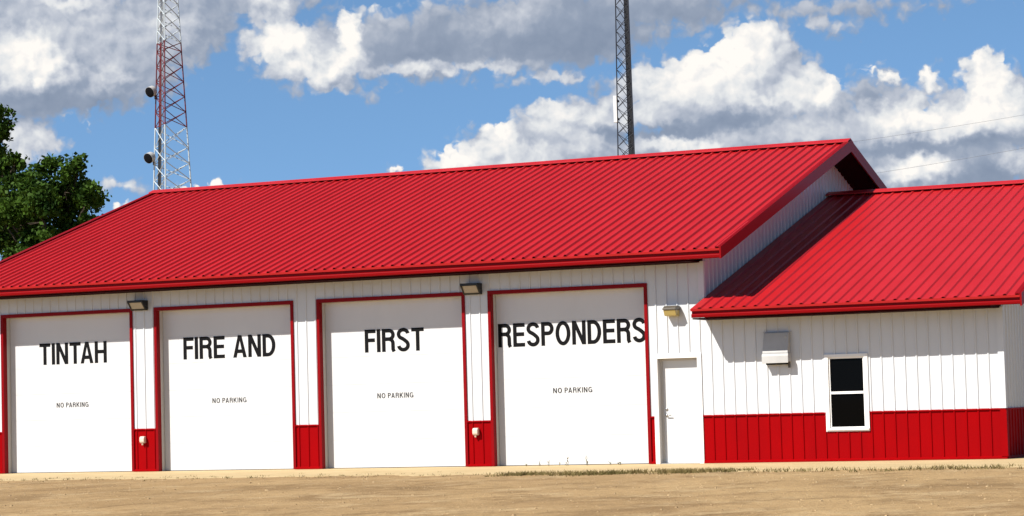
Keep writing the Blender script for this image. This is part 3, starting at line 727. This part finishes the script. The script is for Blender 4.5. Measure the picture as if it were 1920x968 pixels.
# ------------------------------------------------------------------ trees
def tree(name, label, base, clumps, trunk_h, trunk_r, n_leaf, leaf, seed):
    rng = random.Random(seed); bx, by, bz = base
    t = empty(name, base, label, 'tree', 'leafy trees behind the left roof end')
    tk = MB(); top = Vector((bx, by, trunk_h))
    tk.tube([(bx, by, -.2), (bx + .06, by, trunk_h * .35), (bx - .05, by + .05, trunk_h * .7), tuple(top)], [trunk_r * 1.25, trunk_r, trunk_r * .8, trunk_r * .55], 10)
    for (cx, cy, cz, r) in clumps:
        k = min(.98, max(.25, (cz - r * 1.6) / trunk_h * .8)); s = Vector((bx, by, trunk_h * k)); c = Vector((cx, cy, cz - r * .3))
        midp = s.lerp(c, .5) + Vector((rng.uniform(-.2, .2), rng.uniform(-.2, .2), -.15))
        tk.tube([s, midp, c], [trunk_r * .34, trunk_r * .20, .025], 6)
        for _ in range(5):
            d = Vector((rng.gauss(0, 1), rng.gauss(0, 1), rng.gauss(.3, .8))).normalized()
            tk.tube([c, c + d * r * .85], [.022, .006], 4)
    tk.build('trunk', 'bark', t, smooth=True)
    vs, fs = [], []
    tot = sum(r ** 2 for *_, r in clumps)
    for (cx, cy, cz, r) in clumps:
        # each clump is made of several sprays of leaves
        nsp = max(6, int(16 * r)); per = int(n_leaf * r ** 2 / tot / nsp)
        for _ in range(nsp):
            d = Vector((rng.gauss(0, 1), rng.gauss(0, 1), rng.gauss(.15, .9))).normalized(); rr = r * (rng.random() ** .45)
            sc = Vector((cx, cy, cz)) + d * rr; sr = rng.uniform(.16, .42) * (.6 + .4 * r)
            for _ in range(per):
                q = Vector((rng.gauss(0, 1), rng.gauss(0, 1), rng.gauss(0, .75)))
                p = sc + q * sr * .62
                nrm = Vector((rng.gauss(0, 1), rng.gauss(0, 1), rng.gauss(.5, 1))).normalized()
                a = nrm.orthogonal().normalized(); b = nrm.cross(a); an = rng.uniform(0, 6.28); a, b = a * math.cos(an) + b * math.sin(an), b * math.cos(an) - a * math.sin(an)
                l = leaf * rng.uniform(.6, 1.25); k = len(vs)
                vs += [tuple(p - a * l * .5), tuple(p + b * l * .32), tuple(p + a * l * .5), tuple(p - b * l * .32)]
                fs.append((k, k + 1, k + 2, k + 3))
    me = bpy.data.meshes.new('crown'); me.from_pydata([(x - bx, y - by, z - bz) for x, y, z in vs], [], fs); me.update(); me.materials.append(MT['leaf'])
    o = bpy.data.objects.new('crown', me); COL.objects.link(o); o.parent = t
    return t
rng = random.Random(11)
def crown_clumps(cx, cy, cz, rx, ry, rz, n, rmin, rmax, extra=()):
    out = list(extra)
    while len(out) < n:
        d = Vector((rng.gauss(0, 1), rng.gauss(0, 1), rng.gauss(0, 1))).normalized() * (rng.random() ** .4)
        out.append((cx + d.x * rx, cy + d.y * ry, cz + d.z * rz, rng.uniform(rmin, rmax)))
    return out
tree('tall_tree', 'tallest dark leafy tree behind the left roof slope, rising above the broad tree', (-48.2, 32.0, 0),
     crown_clumps(-48.6, 32, 9.0, 2.6, 2.6, 3.6, 34, .55, 1.0, [(-46.7, 31.6, 13.1, .55), (-46.4, 31.5, 12.4, .6), (-46.2, 31.4, 10.9, .6), (-45.5, 31.2, 11.2, .42), (-46.0, 31.2, 9.8, .7), (-47.4, 31.8, 13.0, .8), (-47.6, 31.6, 11.6, .9)]), 8.5, .34, 46000, .20, 5)
tree('broad_tree', 'broad lower leafy tree behind the left slope of the red roof', (-41.6, 28.0, 0),
     crown_clumps(-41.6, 28, 7.6, 1.75, 2.2, 2.4, 40, .5, .9, [(-41.2, 27.6, 10.45, .45), (-39.9, 27.5, 10.2, .42), (-40.4, 27.4, 9.6, .6), (-42.3, 27.6, 9.7, .6), (-39.5, 27.4, 9.1, .55), (-39.3, 27.4, 8.3, .5), (-43.3, 27.5, 8.8, .6), (-41.6, 27.4, 9.4, .7), (-39.2, 27.5, 7.6, .5), (-40.1, 27.4, 7.3, .7), (-40.8, 27.3, 8.0, .7), (-40.6, 27.4, 6.6, .7), (-41.6, 27.3, 6.6, .8)]), 7.0, .26, 56000, .19, 8)
tree('broad_tree', 'lowest small tree, its sunlit leaves just peeking over the foot of the left roof slope', (-42.6, 22.0, 0),
     crown_clumps(-42.6, 22, 5.2, 1.5, 1.4, 1.4, 16, .45, .75), 4.5, .16, 14000, .18, 21)

# ------------------------------------------------------------------ dry grass along the apron edge, weeds by the door
rng = random.Random(17); vs, fs = [], []
def blade(x, y, z, h, w, lean):
    an = rng.uniform(0, 6.28); ca, sa_ = math.cos(an) * w, math.sin(an) * w; dx, dy = rng.gauss(0, lean), rng.gauss(0, lean); k = len(vs)
    vs.extend([(x - ca, y - sa_, z), (x + ca, y + sa_, z), (x + dx * .5 + ca * .6, y + dy * .5 + sa_ * .6, z + h * .6), (x + dx * .5 - ca * .6, y + dy * .5 - sa_ * .6, z + h * .6), (x + dx, y + dy, z + h)])
    fs.extend([(k, k + 1, k + 2, k + 3), (k + 3, k + 2, k + 4)])
for _ in range(4200):
    x = rng.uniform(-7.4, 16)
    if x < -6.4 and rng.random() < .5: continue
    den = .55 + .45 * math.sin(x * 1.7) * math.sin(x * .61 + 1)
    if x > -3 and rng.random() > .02 + .20 * den: continue
    y = -5.15 + rng.gauss(0, .34) + .22 * math.sin(x * 1.3) + .15 * math.sin(x * 3.7)
    if x < -3 and rng.random() > .35 + .65 * abs(math.sin(x * 2.1 + .4)): continue
    n = rng.randint(4, 11); s_ = rng.uniform(.02, .10)
    for _ in range(n):
        blade(x + rng.gauss(0, s_), y + rng.gauss(0, s_), -.01, rng.uniform(.02, .085), rng.uniform(.004, .010), .035)
for _ in range(260):                      # thin scatter along the rest of the edge
    x = rng.uniform(-26, -7); y = -4.7 + rng.gauss(0, .5)
    for _ in range(rng.randint(3, 8)): blade(x + rng.gauss(0, .04), y + rng.gauss(0, .04), -.01, rng.uniform(.015, .05), .006, .02)
me = bpy.data.meshes.new('grass'); me.from_pydata(vs, [], fs); me.update(); me.materials.append(MT['grass'])
go = bpy.data.objects.new('grass', me); COL.objects.link(go); go['kind'] = 'stuff'; go['label'] = 'thin dry grass along the edge of the concrete apron'; go['category'] = 'grass'
# loose stones on the lot
rng = random.Random(29); vs, fs = [], []
for _ in range(6000):
    y = -5.2 - 17 * rng.random() ** 1.15; x = rng.uniform(-27 + (-y - 5) * .75, 12)
    r = min(.032, .005 + rng.expovariate(1 / .0055)); k = len(vs); a = rng.uniform(0, 6.28)
    for i in range(5):
        an = a + i * 1.2566; rr = r * rng.uniform(.7, 1.2); vs.append((x + rr * math.cos(an), y + rr * math.sin(an), -.010))
    for i in range(5):
        an = a + i * 1.2566; rr = r * rng.uniform(.45, .75); vs.append((x + rr * math.cos(an), y + rr * math.sin(an), -.008 + r * rng.uniform(.25, .6)))
    fs += [(k + i, k + (i + 1) % 5, k + 5 + (i + 1) % 5, k + 5 + i) for i in range(5)] + [(k + 5, k + 6, k + 7, k + 8, k + 9)]
me = bpy.data.meshes.new('loose_stones'); me.from_pydata(vs, [], fs); me.update(); me.materials.append(MT['stone'])
st = bpy.data.objects.new('loose_stones', me); COL.objects.link(st); st['kind'] = 'stuff'; st['label'] = 'loose tan stones strewn over the gravel lot'; st['category'] = 'stones'
def weed(x, y, h, seed):
    r = random.Random(seed); t = MB()
    t.tube([(x, y, 0), (x + r.gauss(0, .01), y, h * .5), (x + r.gauss(0, .02), y, h)], [.006, .005, .003], 5)
    for k in range(int(7 + h * 60)):
        z = h * r.uniform(.1, 1.0); an = r.uniform(0, 6.28); l = r.uniform(.02, .045)
        d = Vector((math.cos(an), math.sin(an), r.uniform(.1, .8))) * l; s = Vector((-math.sin(an), math.cos(an), 0)) * l * .3; p = Vector((x, y, z))
        t.add([p, p + d * .5 + s, p + d, p + d * .5 - s], [(0, 1, 2, 3)])
    return tag(t.build('weed', 'weed'), 'small weed sprouting from the sill of the RESPONDERS door', 'weed', 'weeds along the sill of the RESPONDERS door')
for i, (x, h) in enumerate([(-9.36, .05), (-9.0, .10), (-8.75, .13), (-8.62, .06), (-8.42, .07), (-8.33, .16), (-8.02, .18), (-7.96, .08), (-7.42, .07), (-7.33, .06), (-7.25, .05)]):
    weed(x, -.10 - .12 * (i % 3), h, 100 + i)
